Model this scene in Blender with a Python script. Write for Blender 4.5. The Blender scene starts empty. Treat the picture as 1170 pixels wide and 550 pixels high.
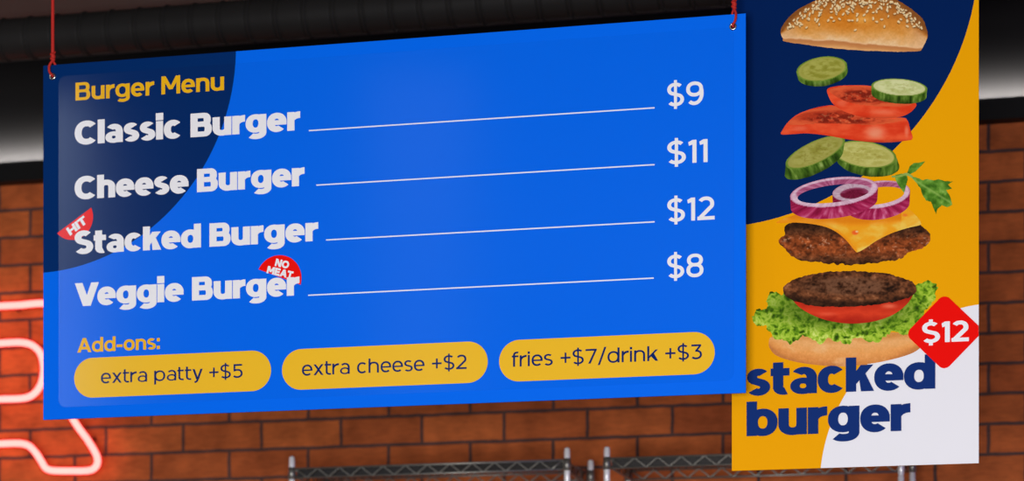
import bpy, math, random
import numpy as np
from mathutils import Vector
from mathutils.geometry import delaunay_2d_cdt

random.seed(7)
C = bpy.context.scene.collection
PI = math.pi
FPX = 3016.0                       # focal length in pixels of the 1170 px wide frame
TH = math.atan(FPX / 11785.0)      # yaw of the camera against the brick wall
CT, ST = math.cos(TH), math.sin(TH)
HOR, EYE = 914.0, 1.6
YB, YP, YW = 5.40, 5.46, 7.00      # menu board, poster, brick wall
K = 0.80                           # how bright a white surface comes out


def P(px, py, Y):
    """point of the plane y = Y seen at a pixel of the photograph"""
    u = (px - 585.0) / FPX
    dx, dy = u * CT - ST, u * ST + CT
    t = Y / dy
    return Vector((dx * t, Y, EYE + (HOR - py) / FPX * t))


def mpp(px, Y):
    return Y / (((px - 585.0) / FPX) * ST + CT) / FPX


def lin1(c):
    c = c / 255.0
    return c / 12.92 if c <= 0.04045 else ((c + 0.055) / 1.055) ** 2.4


def lin(rgb, k=K):
    return tuple(min(0.95, lin1(c) / k) for c in rgb) + (1.0,)


# ------------------------------------------------------------------ materials
def new_mat(name):
    m = bpy.data.materials.new(name)
    m.use_nodes = True
    nt = m.node_tree
    return m, nt, nt.nodes['Principled BSDF'], nt.nodes, nt.links


def mat(name, rgb, rough=0.5, metal=0.0, spec=0.5, k=K, noise=0.03, nscale=30.0, bump=0.0, coat=0.0, coat_rough=0.1):
    m, nt, b, N, L = new_mat(name)
    col = lin(rgb, k)
    tc = N.new('ShaderNodeTexCoord')
    nz = N.new('ShaderNodeTexNoise')
    nz.inputs['Scale'].default_value = nscale
    nz.inputs['Detail'].default_value = 4
    L.new(tc.outputs['Object'], nz.inputs['Vector'])
    mx = N.new('ShaderNodeMix'); mx.data_type = 'RGBA'
    mx.inputs[6].default_value = tuple(c * (1 - noise) for c in col[:3]) + (1,)
    mx.inputs[7].default_value = tuple(min(1, c * (1 + noise)) for c in col[:3]) + (1,)
    L.new(nz.outputs['Fac'], mx.inputs[0])
    L.new(mx.outputs[2], b.inputs['Base Color'])
    b.inputs['Roughness'].default_value = rough
    b.inputs['Metallic'].default_value = metal
    b.inputs['Specular IOR Level'].default_value = spec
    b.inputs['Coat Weight'].default_value = coat
    b.inputs['Coat Roughness'].default_value = coat_rough
    if bump:
        bp = N.new('ShaderNodeBump')
        bp.inputs['Strength'].default_value = bump
        bp.inputs['Distance'].default_value = 0.002
        L.new(nz.outputs['Fac'], bp.inputs['Height'])
        L.new(bp.outputs[0], b.inputs['Normal'])
    return m


def print_mat(name, rgb, sheen):
    return mat(name, rgb, rough=0.15 if sheen > .1 else 0.5, spec=sheen, noise=0.008, nscale=8)


SH_B = 0.22   # menu board laminate
SH_P = 0.03   # matt poster
M = {}
M['blue'] = print_mat('blue_print', (0, 98, 222), SH_B)
M['blue_edge'] = mat('blue_panel', (0, 100, 226), rough=0.5, spec=0.04, noise=0.01)
M['navy_edge'] = mat('navy_panel', (0, 40, 95), rough=0.5, spec=0.04, noise=0.01)
M['navy'] = print_mat('navy_print', (0, 38, 92), SH_B)
M['white'] = print_mat('white_print', (238, 238, 239), SH_B)
M['amber'] = print_mat('amber_print', (248, 178, 38), SH_B)
M['amber2'] = print_mat('amber_letters', (250, 172, 20), SH_B)
M['red'] = print_mat('red_print', (232, 14, 6), SH_B)
M['navytext'] = print_mat('navy_letters', (8, 34, 92), SH_B)
M['p_navy'] = print_mat('poster_navy', (0, 30, 80), SH_P)
M['p_yellow'] = print_mat('poster_yellow', (226, 156, 0), SH_P)
M['p_white'] = print_mat('poster_white', (222, 222, 224), SH_P)
M['p_red'] = print_mat('poster_red', (226, 10, 4), SH_P)
M['p_text'] = print_mat('poster_letters', (14, 44, 106), SH_P)
M['p_wtext'] = print_mat('poster_badge_letters', (240, 238, 238), SH_P)
M['chrome'] = mat('chrome', (248, 248, 252), rough=0.2, metal=0.12, k=1.0, noise=0.02, nscale=60)
M['wire'] = mat('dull_zinc_wire', (150, 148, 140), rough=0.4, metal=0.75, k=1.0, noise=0.15, nscale=40)
M['strip'] = mat('dark_rail_strip', (24, 20, 17), rough=0.4, spec=0.35, noise=0.3, nscale=30)
M['cord'] = mat('red_cord', (176, 40, 32), rough=0.7, spec=0.2, noise=0.25, nscale=300, bump=0.4)
M['duct'] = mat('black_duct', (34, 33, 32), rough=0.55, spec=0.12, noise=0.15, nscale=12)
M['beam'] = mat('black_trim', (13, 13, 13), rough=0.6, spec=0.2, noise=0.1)
M['plaster'] = mat('dark_plaster', (28, 27, 27), rough=0.9, spec=0.1, noise=0.06, nscale=6, bump=0.1)
M['ceiling'] = mat('ceiling_paint', (98, 90, 85), rough=0.9, spec=0.1, noise=0.08, nscale=5)
M['floor'] = mat('floor_screed', (110, 100, 92), rough=0.6, noise=0.15, nscale=3)
M['bluewall'] = mat('blue_reflection_paint', (50, 54, 200), rough=0.7, noise=0.05)  # invented blue for the unseen right wall, to reflect in the chrome posts
M['metal'] = mat('eyelet_steel', (190, 188, 182), rough=0.25, metal=1.0, k=1.0)
M['hole'] = mat('eyelet_shadow', (14, 14, 16), rough=0.9)
M['black_plastic'] = mat('clip_plastic', (60, 40, 38), rough=0.5)


def vcol_mat():
    m, nt, b, N, L = new_mat('printed_picture')
    at = N.new('ShaderNodeAttribute'); at.attribute_name = 'Col'
    L.new(at.outputs['Color'], b.inputs['Base Color'])
    b.inputs['Roughness'].default_value = 0.5
    b.inputs['Specular IOR Level'].default_value = SH_P
    return m


M['picture'] = vcol_mat()


def neon_mat():
    m, nt, b, N, L = new_mat('neon_glow')
    b.inputs['Base Color'].default_value = (0.5, 0.1, 0.08, 1)
    nz = N.new('ShaderNodeTexNoise'); nz.inputs['Scale'].default_value = 6
    tc = N.new('ShaderNodeTexCoord'); L.new(tc.outputs['Object'], nz.inputs['Vector'])
    mx = N.new('ShaderNodeMix'); mx.data_type = 'RGBA'
    mx.inputs[6].default_value = (1.0, 0.22, 0.20, 1)
    mx.inputs[7].default_value = (1.0, 0.25, 0.23, 1)
    L.new(nz.outputs['Fac'], mx.inputs[0])
    L.new(mx.outputs[2], b.inputs['Emission Color'])
    b.inputs['Emission Strength'].default_value = 5.0
    return m


M['neon'] = neon_mat()


def halo_mat():
    """glowing shell added around the lit tube to give its red halo"""
    m, nt, b, N, L = new_mat('neon_halo')
    tr = N.new('ShaderNodeBsdfTransparent'); tr.inputs[0].default_value = (1.0, 0.86, 0.85, 1)
    em = N.new('ShaderNodeEmission'); em.inputs[0].default_value = (1.0, 0.03, 0.015, 1); em.inputs[1].default_value = 0.9
    nz = N.new('ShaderNodeTexNoise'); nz.inputs['Scale'].default_value = 9
    mr = N.new('ShaderNodeMapRange'); mr.inputs[3].default_value = 0.26; mr.inputs[4].default_value = 0.34
    L.new(nz.outputs['Fac'], mr.inputs[0])
    mx = N.new('ShaderNodeMixShader')
    L.new(mr.outputs[0], mx.inputs[0]); L.new(tr.outputs[0], mx.inputs[1]); L.new(em.outputs[0], mx.inputs[2])
    L.new(mx.outputs[0], N['Material Output'].inputs[0])
    return m


M['neon_halo'] = halo_mat()

# brick wall: joints measured on the photograph, laid out in metres on the wall
_zA = P(620, 469.6, YW).z
_zB = P(620, 502.8, YW).z
COURSE = _zA - _zB
_xj = [P(p, 490, YW).x for p in (121.3, 209.3, 299.6, 389.1, 481.8, 575.8, 671.3, 768.2)]
BRICK = (_xj[-1] - _xj[0]) / 7.0
X_OFF = sum(x - i * BRICK for i, x in enumerate(_xj)) / 8.0


def brick_mat():
    m, nt, b, N, L = new_mat('red_brick')
    tc = N.new('ShaderNodeTexCoord')
    sep = N.new('ShaderNodeSeparateXYZ'); L.new(tc.outputs['Object'], sep.inputs[0])
    ax = N.new('ShaderNodeMath'); ax.operation = 'ADD'; L.new(sep.outputs['X'], ax.inputs[0])
    az = N.new('ShaderNodeMath'); az.operation = 'ADD'; L.new(sep.outputs['Z'], az.inputs[0])
    # course A-B is row number n: odd rows have no offset
    n = 101
    ax.inputs[1].default_value = -X_OFF + 200 * BRICK
    az.inputs[1].default_value = -_zB + n * COURSE
    cmb = N.new('ShaderNodeCombineXYZ')
    L.new(ax.outputs[0], cmb.inputs['X']); L.new(az.outputs[0], cmb.inputs['Y'])
    # slightly wobbly edges
    wob = N.new('ShaderNodeTexNoise'); wob.inputs['Scale'].default_value = 22
    L.new(cmb.outputs[0], wob.inputs['Vector'])
    vs = N.new('ShaderNodeVectorMath'); vs.operation = 'SUBTRACT'
    vs.inputs[1].default_value = (0.5, 0.5, 0.5); L.new(wob.outputs['Color'], vs.inputs[0])
    vm = N.new('ShaderNodeVectorMath'); vm.operation = 'SCALE'
    vm.inputs['Scale'].default_value = 0.006; L.new(vs.outputs[0], vm.inputs[0])
    va = N.new('ShaderNodeVectorMath'); L.new(cmb.outputs[0], va.inputs[0]); L.new(vm.outputs[0], va.inputs[1])
    br = N.new('ShaderNodeTexBrick')
    br.offset = 0.41; br.offset_frequency = 2; br.squash = 1.0
    L.new(va.outputs[0], br.inputs['Vector'])
    br.inputs['Scale'].default_value = 1.0
    br.inputs['Brick Width'].default_value = BRICK
    br.inputs['Row Height'].default_value = COURSE
    br.inputs['Mortar Size'].default_value = 0.0056
    br.inputs['Mortar Smooth'].default_value = 0.4
    br.inputs['Bias'].default_value = 0.0
    br.inputs['Color1'].default_value = lin((142, 73, 34), 0.5)
    br.inputs['Color2'].default_value = lin((124, 60, 28), 0.5)
    br.inputs['Mortar'].default_value = lin((62, 44, 40), 0.5)
    # clouded face of each brick
    n1 = N.new('ShaderNodeTexNoise'); n1.inputs['Scale'].default_value = 14; n1.inputs['Detail'].default_value = 6
    L.new(cmb.outputs[0], n1.inputs['Vector'])
    st = N.new('ShaderNodeVectorMath'); st.operation = 'MULTIPLY'; st.inputs[1].default_value = (30, 110, 1)
    L.new(cmb.outputs[0], st.inputs[0])
    n2 = N.new('ShaderNodeTexNoise'); n2.inputs['Scale'].default_value = 1.0; n2.inputs['Detail'].default_value = 4
    L.new(st.outputs[0], n2.inputs['Vector'])
    mul = N.new('ShaderNodeMath'); mul.operation = 'MULTIPLY_ADD'
    L.new(n1.outputs['Fac'], mul.inputs[0]); mul.inputs[1].default_value = 1.3; mul.inputs[2].default_value = 0.06
    mul2 = N.new('ShaderNodeMath'); mul2.operation = 'MULTIPLY_ADD'
    L.new(n2.outputs['Fac'], mul2.inputs[0]); mul2.inputs[1].default_value = 0.65; L.new(mul.outputs[0], mul2.inputs[2])
    mx = N.new('ShaderNodeMix'); mx.data_type = 'RGBA'; mx.blend_type = 'MULTIPLY'
    mx.inputs[0].default_value = 1.0
    L.new(br.outputs['Color'], mx.inputs[6]); L.new(mul2.outputs[0], mx.inputs[7])
    L.new(mx.outputs[2], b.inputs['Base Color'])
    b.inputs['Roughness'].default_value = 0.8
    b.inputs['Specular IOR Level'].default_value = 0.2
    h1 = N.new('ShaderNodeMath'); h1.operation = 'MULTIPLY_ADD'
    L.new(br.outputs['Fac'], h1.inputs[0]); h1.inputs[1].default_value = -1.0; L.new(n2.outputs['Fac'], h1.inputs[2])
    bp = N.new('ShaderNodeBump'); bp.inputs['Strength'].default_value = 0.5; bp.inputs['Distance'].default_value = 0.004
    L.new(h1.outputs[0], bp.inputs['Height']); L.new(bp.outputs[0], b.inputs['Normal'])
    return m


M['brick'] = brick_mat()


# ------------------------------------------------------------------ objects
def root_of(o):
    while o.parent:
        o = o.parent
    return o


def tag(o, label=None, cat=None, group=None, kind=None):
    if label: o['label'] = label
    if cat: o['category'] = cat
    if group: o['group'] = group
    if kind: o['kind'] = kind
    return o


def empty(name, loc, label, cat, group=None):
    o = bpy.data.objects.new(name, None)
    o.location = loc
    o.empty_display_size = 0.1
    C.objects.link(o)
    return tag(o, label, cat, group)


def mesh_obj(name, verts, faces, m, parent=None, smooth=False):
    """one mesh object; verts are in world coordinates"""
    org = Vector((0, 0, 0))
    if parent is not None:
        org = root_of(parent).location
    me = bpy.data.meshes.new(name)
    me.from_pydata([tuple(Vector(v) - org) for v in verts], [], faces)
    me.validate()
    me.update()
    if smooth:
        me.polygons.foreach_set('use_smooth', [True] * len(me.polygons))
    me.materials.append(m)
    o = bpy.data.objects.new(name, me)
    C.objects.link(o)
    if parent is not None:
        o.parent = parent
    return o


class MB:
    """collects shapes of one mesh"""
    def __init__(s):
        s.v, s.f = [], []

    def box(s, a, b):
        n = len(s.v)
        for x in (a[0], b[0]):
            for y in (a[1], b[1]):
                for z in (a[2], b[2]):
                    s.v.append((x, y, z))
        for f in ((0, 1, 3, 2), (4, 6, 7, 5), (0, 4, 5, 1), (2, 3, 7, 6), (0, 2, 6, 4), (1, 5, 7, 3)):
            s.f.append(tuple(n + i for i in f))
        return s

    def tube(s, pts, r, seg=10, closed=False):
        pts = [Vector(p) for p in pts]
        n0, k = len(s.v), len(pts)
        rad = r if isinstance(r, (list, tuple)) else [r] * k
        up = None
        for i, p in enumerate(pts):
            if closed:
                t = (pts[(i + 1) % k] - pts[i - 1]).normalized()
            else:
                t = (pts[min(i + 1, k - 1)] - pts[max(i - 1, 0)]).normalized()
            if up is None:
                up = t.orthogonal().normalized()
            else:
                up = (up - t * up.dot(t)).normalized()
            bi = t.cross(up)
            for j in range(seg):
                a = 2 * PI * j / seg
                s.v.append(tuple(p + (up * math.cos(a) + bi * math.sin(a)) * rad[i]))
        for i in range(k if closed else k - 1):
            for j in range(seg):
                a, b = n0 + i * seg, n0 + ((i + 1) % k) * seg
                s.f.append((a + j, a + (j + 1) % seg, b + (j + 1) % seg, b + j))
        if not closed:
            s.f.append(tuple(n0 + j for j in reversed(range(seg))))
            s.f.append(tuple(n0 + (k - 1) * seg + j for j in range(seg)))
        return s

    def build(s, name, m, parent=None, smooth=True):
        return mesh_obj(name, s.v, s.f, m, parent, smooth)


def shade_auto(o, ang=0.6):
    for e in o.data.edges:
        pass
    try:
        o.data.set_sharp_from_angle(angle=ang)
    except Exception:
        pass
    return o


def flat(name, polys, Y, m, parent):
    """polys: outlines (x, z) lying in the plane y = Y, united into one flat mesh"""
    verts, faces = [], []
    for p in polys:
        q = [p[0]]
        for a in p[1:]:
            if (a[0] - q[-1][0]) ** 2 + (a[1] - q[-1][1]) ** 2 > 1e-13:
                q.append(a)
        if (q[0][0] - q[-1][0]) ** 2 + (q[0][1] - q[-1][1]) ** 2 < 1e-13:
            q.pop()
        if len(q) < 3:
            continue
        ar = sum(q[i - 1][0] * q[i][1] - q[i][0] * q[i - 1][1] for i in range(len(q)))
        if ar < 0:
            q = q[::-1]
        n = len(verts)
        verts += [Vector((a[0], a[1])) for a in q]
        faces.append(list(range(n, n + len(q))))
    if len(faces) == 1:
        return mesh_obj(name, [(v.x, Y, v.y) for v in verts], [tuple(faces[0])], m, parent)
    # union: triangulate every outline together, keep the triangles that lie in any of them
    edges = [(f[i - 1], f[i]) for f in faces for i in range(len(f))]
    vo, eo, fo, _, _, _ = delaunay_2d_cdt(verts, edges, [], 0, 2e-6)
    V = np.array([(v.x, v.y) for v in vo])
    F = np.array([f[:3] for f in fo])
    cen = V[F].mean(1)
    keep = np.zeros(len(F), bool)
    for f in faces:
        q = [(verts[i].x, verts[i].y) for i in f]
        qx = [a[0] for a in q]; qy = [a[1] for a in q]
        i = np.nonzero((cen[:, 0] > min(qx) - 1e-4) & (cen[:, 0] < max(qx) + 1e-4) & (cen[:, 1] > min(qy) - 1e-4) & (cen[:, 1] < max(qy) + 1e-4) & ~keep)[0]
        if len(i):
            for ox, oz in ((0, 0), (6e-5, 3e-5), (-6e-5, 3e-5), (0, -6e-5)):
                keep[i] |= inside(cen[i, 0] + ox, cen[i, 1] + oz, q)
    F = F[keep]
    a, b, c = V[F[:, 0]], V[F[:, 1]], V[F[:, 2]]
    cr = (b[:, 0] - a[:, 0]) * (c[:, 1] - a[:, 1]) - (b[:, 1] - a[:, 1]) * (c[:, 0] - a[:, 0])
    F = F[np.abs(cr) > 1e-14]; cr = cr[np.abs(cr) > 1e-14]
    F[cr < 0] = F[cr < 0][:, ::-1]
    return mesh_obj(name, [(v[0], Y, v[1]) for v in V], [tuple(int(i) for i in f) for f in F], m, parent)


def inside(x, y, poly):
    r = np.zeros(x.shape, bool)
    for i in range(len(poly)):
        x0, y0 = poly[i - 1]
        x1, y1 = poly[i]
        if y0 == y1:
            continue
        r ^= ((y0 > y) != (y1 > y)) & (x < (x1 - x0) * (y - y0) / (y1 - y0) + x0)
    return r


def px_poly(pts, Y):
    return [(lambda w: (w.x, w.z))(P(x, y, Y)) for x, y in pts]


def arc_pts(cx, cy, rx, ry, a0, a1, n=40, rot=0.0):
    out = []
    cr, sr = math.cos(math.radians(rot)), math.sin(math.radians(rot))
    for i in range(n + 1):
        a = math.radians(a0 + (a1 - a0) * i / n)
        x, y = rx * math.cos(a), ry * math.sin(a)
        out.append((cx + x * cr - y * sr, cy + x * sr + y * cr))
    return out


def fit_circle(pts):
    A = np.array([[2 * x, 2 * y, 1] for x, y in pts])
    bb = np.array([x * x + y * y for x, y in pts])
    s = np.linalg.lstsq(A, bb, rcond=None)[0]
    return s[0], s[1], math.sqrt(s[2] + s[0] ** 2 + s[1] ** 2)


def clip(poly, x0, x1, y0, y1):
    """Sutherland-Hodgman against a rectangle"""
    def cut(pl, f, g):
        out = []
        for i in range(len(pl)):
            a, b = pl[i - 1], pl[i]
            fa, fb = f(a), f(b)
            if (fa >= 0) != (fb >= 0):
                t = fa / (fa - fb)
                out.append((a[0] + (b[0] - a[0]) * t, a[1] + (b[1] - a[1]) * t))
            if fb >= 0:
                out.append(b)
        return out
    for f in (lambda p: p[0] - x0, lambda p: x1 - p[0], lambda p: p[1] - y0, lambda p: y1 - p[1]):
        poly = cut(poly, f, None)
    return poly


# ------------------------------------------------------------------ lettering
class Font:
    """geometric sans drawn with an elliptical pen; cap height 700"""
    def __init__(s, v, h, xh=530, sb=40, asc=715, wide=1.0):
        s.v, s.h, s.xh, s.sb, s.asc, s.wide = v, h, xh, sb, asc, wide

    # --- pen
    def stroke(s, pts, v=None, h=None, pre=None, post=None):
        v = v or s.v; h = h or s.h
        q = [pts[0]]
        for p in pts[1:]:
            if abs(p[0] - q[-1][0]) + abs(p[1] - q[-1][1]) > 1e-6:
                q.append(p)
        L, R = [], []
        for i, p in enumerate(q):
            a, b = q[max(i - 1, 0)], q[min(i + 1, len(q) - 1)]
            if i == 0 and pre: a = pre
            if i == len(q) - 1 and post: b = post
            # normal in the space where the pen is round
            tx, ty = (b[0] - a[0]) / v, (b[1] - a[1]) / h
            d = math.hypot(tx, ty)
            nx, ny = -ty / d, tx / d
            L.append((p[0] + nx * v / 2, p[1] + ny * h / 2))
            R.append((p[0] - nx * v / 2, p[1] - ny * h / 2))
        # as quads: never self-intersecting
        return [[L[i], L[i + 1], R[i + 1], R[i]] for i in range(len(q) - 1)]

    def arc(s, x0, x1, y0, y1, a0, a1, n=28, v=None, h=None, e=2.2):
        """centre line of a ring whose OUTER box is x0..x1, y0..y1"""
        v = v or s.v; h = h or s.h
        cx, cy = (x0 + x1) / 2, (y0 + y1) / 2
        rx, ry = (x1 - x0 - v) / 2, (y1 - y0 - h) / 2
        out = []
        for i in range(n + 1):
            a = math.radians(a0 + (a1 - a0) * i / n)
            c, d = math.cos(a), math.sin(a)
            out.append((cx + rx * math.copysign(abs(c) ** (2 / e), c), cy + ry * math.copysign(abs(d) ** (2 / e), d)))
        return out

    def ring(s, x0, x1, y0, y1, a0=0, a1=360, **k):
        sv = {q: k[q] for q in ('v', 'h') if q in k}
        n = k.get('n', 28)
        d = (a1 - a0) / n
        pre = s.arc(x0, x1, y0, y1, a0 - d, a0 - d, **dict(k, n=1))[0]
        post = s.arc(x0, x1, y0, y1, a1 + d, a1 + d, **dict(k, n=1))[0]
        return s.stroke(s.arc(x0, x1, y0, y1, a0, a1, **k), pre=pre, post=post, **sv)

    @staticmethod
    def bar(x0, y0, x1, y1):
        return [[(x0, y0), (x1, y0), (x1, y1), (x0, y1)]]

    @staticmethod
    def diag(xa, ya, xb, yb, w):
        """slanted stem cut level at both ends: from xa..xa+w at ya to xb..xb+w at yb"""
        return [[(xa, ya), (xa + w, ya), (xb + w, yb), (xb, yb)]]

    def glyph(s, ch):
        v, h, xh, asc = s.v, s.h, s.xh, s.asc
        o = 10
        bar, diag = s.bar, s.diag
        G = []
        heavy = (v - 70) / 150.0
        W = lambda a: a + 70 * heavy     # heavier letters are a little wider
        if ch == ' ':
            return [], 200 + 30 * heavy
        if ch in 'oO0':
            H = xh if ch == 'o' else 700
            w = W(560) if ch == 'o' else W(740)
            return s.ring(0, w, -o, H + o), w
        if ch == 'c':
            w = W(490)
            return s.ring(0, w + 30, -o, xh + o, 44, 316), w + 14 * heavy
        if ch == 'C':
            w = W(640)
            return s.ring(0, w + 60, -o, 700 + o, 44, 316), w + 10 * heavy
        if ch == 'e':
            w = W(535)
            cb = h * 0.80
            y0 = xh * 0.5 - cb * 0.55
            G += s.ring(0, w, -o, xh + o, -4, 312)
            G += bar(v * 0.6, y0, w - v * 0.25, y0 + cb)
            G += bar(w - v * 0.80, y0, w - 1, y0 + cb * 1.1)
            return G, w
        if ch == 'a':
            w = W(490)
            tv = v
            G += bar(w - tv, 0, w, xh * 0.60)
            hh = h * 0.92
            G += s.ring(w * 0.0 + 10, w, xh * 0.16, xh + o, 0, 142, h=hh)
            G += s.ring(0, w + 10 - v * 0.15, -o, xh * 0.61, 0, 360, v=v * 0.93, h=h * 0.74)
            return G, w
        if ch in 'sS$':
            H = xh if ch == 's' else 700
            w = W(430) if ch == 's' else W(550)
            hh = h * (0.90 if ch == 's' else 0.95)
            up = H * 0.5 + hh / 2
            dn = H * 0.5 + hh / 2 + 6
            a = s.arc(w * 0.02, w * 0.97, H + o - up, H + o, 38, 232, h=hh, e=2.1)
            b = s.arc(0, w, -o, dn - o, 52, -146, h=hh, e=2.1)
            G += s.stroke(a + b, h=hh)
            if ch == '$':
                G += bar(w / 2 - v * 0.40, 700 - h * .6, w / 2 + v * 0.40, 790)
                G += bar(w / 2 - v * 0.40, -90, w / 2 + v * 0.40, h * .6)
                if v < 130:
                    G += bar(w / 2 - v * 0.40, 0, w / 2 + v * 0.40, 700)
            return G, w
        if ch in 'bpdqg':
            w = W(575)
            top = asc if ch in 'bd' else xh
            x0 = 0 if ch in 'bp' else w - v
            y0 = -175 if ch in 'pq' else 0
            if ch == 'g':
                y0 = -20
            G += bar(x0, y0, x0 + v, top)
            bv = v * 0.97
            if ch == 'g':
                G += s.ring(0, w - v * 0.12, xh * 0.02, xh + o, v=bv, h=h * 0.86)
                G += s.ring(w * 0.03 - 10, w, -178, 170 + 30 * heavy, 222, 360, h=h * 0.92)
            elif ch in 'bp':
                G += s.ring(v * 0.12, w, -o, xh + o, v=bv, h=h * 0.94)
            else:
                G += s.ring(0, w - v * 0.12, -o, xh + o, v=bv, h=h * 0.94)
            return G, w
        if ch in 'nhu':
            w = W(520)
            r = xh * 0.82
            if ch == 'u':
                G += bar(0, r * .44, v, xh) + bar(w - v, 0, w, xh)
                G += s.ring(0, w, -o, r, 180, 360, h=h * 0.95)
            else:
                G += bar(0, 0, v, xh if ch == 'n' else asc) + bar(w - v, 0, w, xh - r * .44)
                G += s.ring(0, w, xh - r, xh + o, 0, 180, h=h * 0.95)
            return G, w
        if ch == 'r':
            w = W(335)
            G += bar(0, 0, v, xh)
            G += s.ring(v * 0.05, 2 * w - v * 0.1, xh - 500, xh + o, 90, 172, h=h * 1.12, e=2.0)
            return G, w
        if ch == 't':
            w = W(335)
            x0 = 62 - 12 * heavy
            G += bar(x0, 120, x0 + v, 680)
            G += bar(0, xh - h * 0.95, w - 8, xh)
            G += s.ring(x0, x0 + v + (w - x0 - v) * 1.7, -o, 330, 180, 292, h=h * 0.95)
            return G, w
        if ch == 'f':
            w = W(320)
            x0 = 62
            G += bar(x0, 0, x0 + v, 560)
            G += bar(0, xh - h * 0.95, w - 8, xh)
            G += s.ring(x0, x0 + v + (w - x0 - v) * 1.7, 390, 725, 68, 180, h=h * 0.95)
            return G, w
        if ch == 'i':
            G += bar(0, 0, v, xh)
            g = 62 - 36 * heavy
            G += bar(-5, xh + g, v + 5, max(asc - 5, xh + g + v * 0.95))
            return G, v
        if ch in 'lI':
            return bar(0, 0, v, asc if ch == 'l' else 700), v
        if ch == 'k':
            w = W(510)
            dw = v * 1.22
            G += bar(0, 0, v, asc)
            G += [[(v * .8, xh * 0.20), (v * .8, xh * 0.20 + dw * 1.0), (w - dw - 8, xh), (w - 8, xh)]]
            G += [[(w - dw, 0), (w + 6, 0), (v + (w - v) * .52, xh * 0.68), (v + (w - v) * .18, xh * 0.42)]]
            return G, w
        if ch == 'x':
            w = W(510); dw = v * 1.25
            return diag(0, 0, w - dw, xh, dw) + diag(w - dw, 0, 0, xh, dw), w
        if ch == 'y':
            w = W(530); dw = v * 1.18
            G += diag(w / 2 - dw / 2 - 4, 0, 0, xh, dw)
            G += diag(w / 2 - dw / 2, -20, w - dw, xh, dw)
            c = w / 2
            G += s.stroke([(c + 4, 0), (c - 22, -62), (c - 52, -104), (c - 96, -128), (c - 165, -122)])
            return G, w
        if ch == 'V':
            w = W(720); dw = v * 1.12
            return diag(w / 2 - dw / 2, 0, 0, 700, dw) + diag(w / 2 - dw / 2, 0, w - dw, 700, dw), w
        if ch == 'A':
            w = W(730); dw = v * 1.12
            G += diag(0, 0, w / 2 - dw / 2, 700, dw) + diag(w - dw, 0, w / 2 - dw / 2, 700, dw)
            G += bar(w * 0.2, 140, w * 0.8, 140 + h)
            return G, w
        if ch == 'M':
            w = W(760)
            G += bar(0, 0, v, 700) + bar(w - v, 0, w, 700)
            m, d = w / 2, v * 1.15
            G += [[(0, 700), (d, 700), (m + d * .42, 180), (m - d * .42, 180)]]
            G += [[(w, 700), (w - d, 700), (m - d * .42, 180), (m + d * .42, 180)]]
            return G, w
        if ch == 'N':
            w = W(660); d = v * 1.2
            return bar(0, 0, v, 700) + bar(w - v, 0, w, 700) + [[(0, 700), (d, 700), (w, 0), (w - d, 0)]], w
        if ch == 'T':
            w = W(560)
            return bar(0, 700 - h, w, 700) + bar(w / 2 - v / 2, 0, w / 2 + v / 2, 700), w
        if ch == 'H':
            w = W(640)
            return bar(0, 0, v, 700) + bar(w - v, 0, w, 700) + bar(0, 350 - h / 2, w, 350 + h / 2), w
        if ch == 'E':
            w = W(520)
            return bar(0, 0, v, 700) + bar(0, 0, w, h) + bar(0, 700 - h, w, 700) + bar(0, 350 - h / 2, w * .93, 350 + h / 2), w
        if ch == 'B':
            w = W(600)
            G += bar(0, 0, v, 700)
            hh = h * 0.88
            mid = 368
            for (y0, y1, x1) in ((0, mid + hh / 2, w), (mid - hh / 2, 700, w * 0.955)):
                xa = x1 - (y1 - y0) * 1.02
                G += s.ring(xa, x1, y0, y1, -90, 90, h=hh)
                m = (xa + x1) / 2
                if m > v * .5:
                    G += bar(v * .5, y0, m, y0 + hh) + bar(v * .5, y1 - hh, m, y1)
            return G, w
        if ch == '1':
            w = W(225)
            G += bar(w - v, 0, w, 700)
            G += [[(0, 636), (22, 636 - h), (w - v * .4, 700 - h * 1.05), (w - v * .4, 700), (w - v, 700)]]
            return G, w
        if ch == '2':
            w = W(520)
            a = s.arc(8, w - 14, 260, 700 + o, 150, -22)
            G += s.stroke(a + [(v * 0.62, h * 0.6)], h=h)
            G += bar(0, 0, w, h)
            return G, w
        if ch == '3':
            w = W(520)
            G += bar(25, 700 - h, w - 40, 700)
            d = v * 1.15
            G += [[(w - 40 - d, 700 - h * .9), (w - 40, 700 - h * .9), (w * .62, 410), (w * .62 - d, 410)]]
            a = s.arc(-20, w, -o, 440, 90, -142)
            G += s.stroke([(w * .40, 440 - h / 2)] + a)
            return G, w
        if ch == '5':
            w = W(520)
            G += bar(70, 700 - h, w - 30, 700)
            G += bar(55, 330, 55 + v * 0.95, 700)
            a = s.arc(-25, w, -o, 450, 112, -142)
            G += s.stroke([(70, 380)] + a)
            return G, w
        if ch == '7':
            w = W(530)
            G += bar(0, 700 - h, w, 700)
            d = v * 1.15
            G += [[(w - d, 700 - h), (w, 700 - h), (w, 640), (130 + d, 0), (130, 0)]]
            return G, w
        if ch == '8':
            w = W(540)
            G += s.ring(18, w - 18, 372 - h / 2, 710, h=h * .95) + s.ring(0, w, -o, 372 + h / 2, h=h * .95)
            return G, w
        if ch == '9':
            w = W(560)
            G += s.ring(0, w - 20, 250, 710)
            a = s.arc(-40, w, -o, 710, 28, -128, e=2.1)
            G += s.stroke(a)
            return G, w
        if ch == '+':
            w = W(480); m = 330
            t = min(v, h) * 0.98
            return bar(0, m - t / 2, w, m + t / 2) + bar(w / 2 - t / 2, m - w / 2, w / 2 + t / 2, m + w / 2), w
        if ch == '/':
            w = 420
            return diag(0, -90, w - v, 770, v), w
        if ch == '-':
            return bar(0, xh * .46 - h / 2, W(290), xh * .46 + h / 2), W(290)
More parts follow.
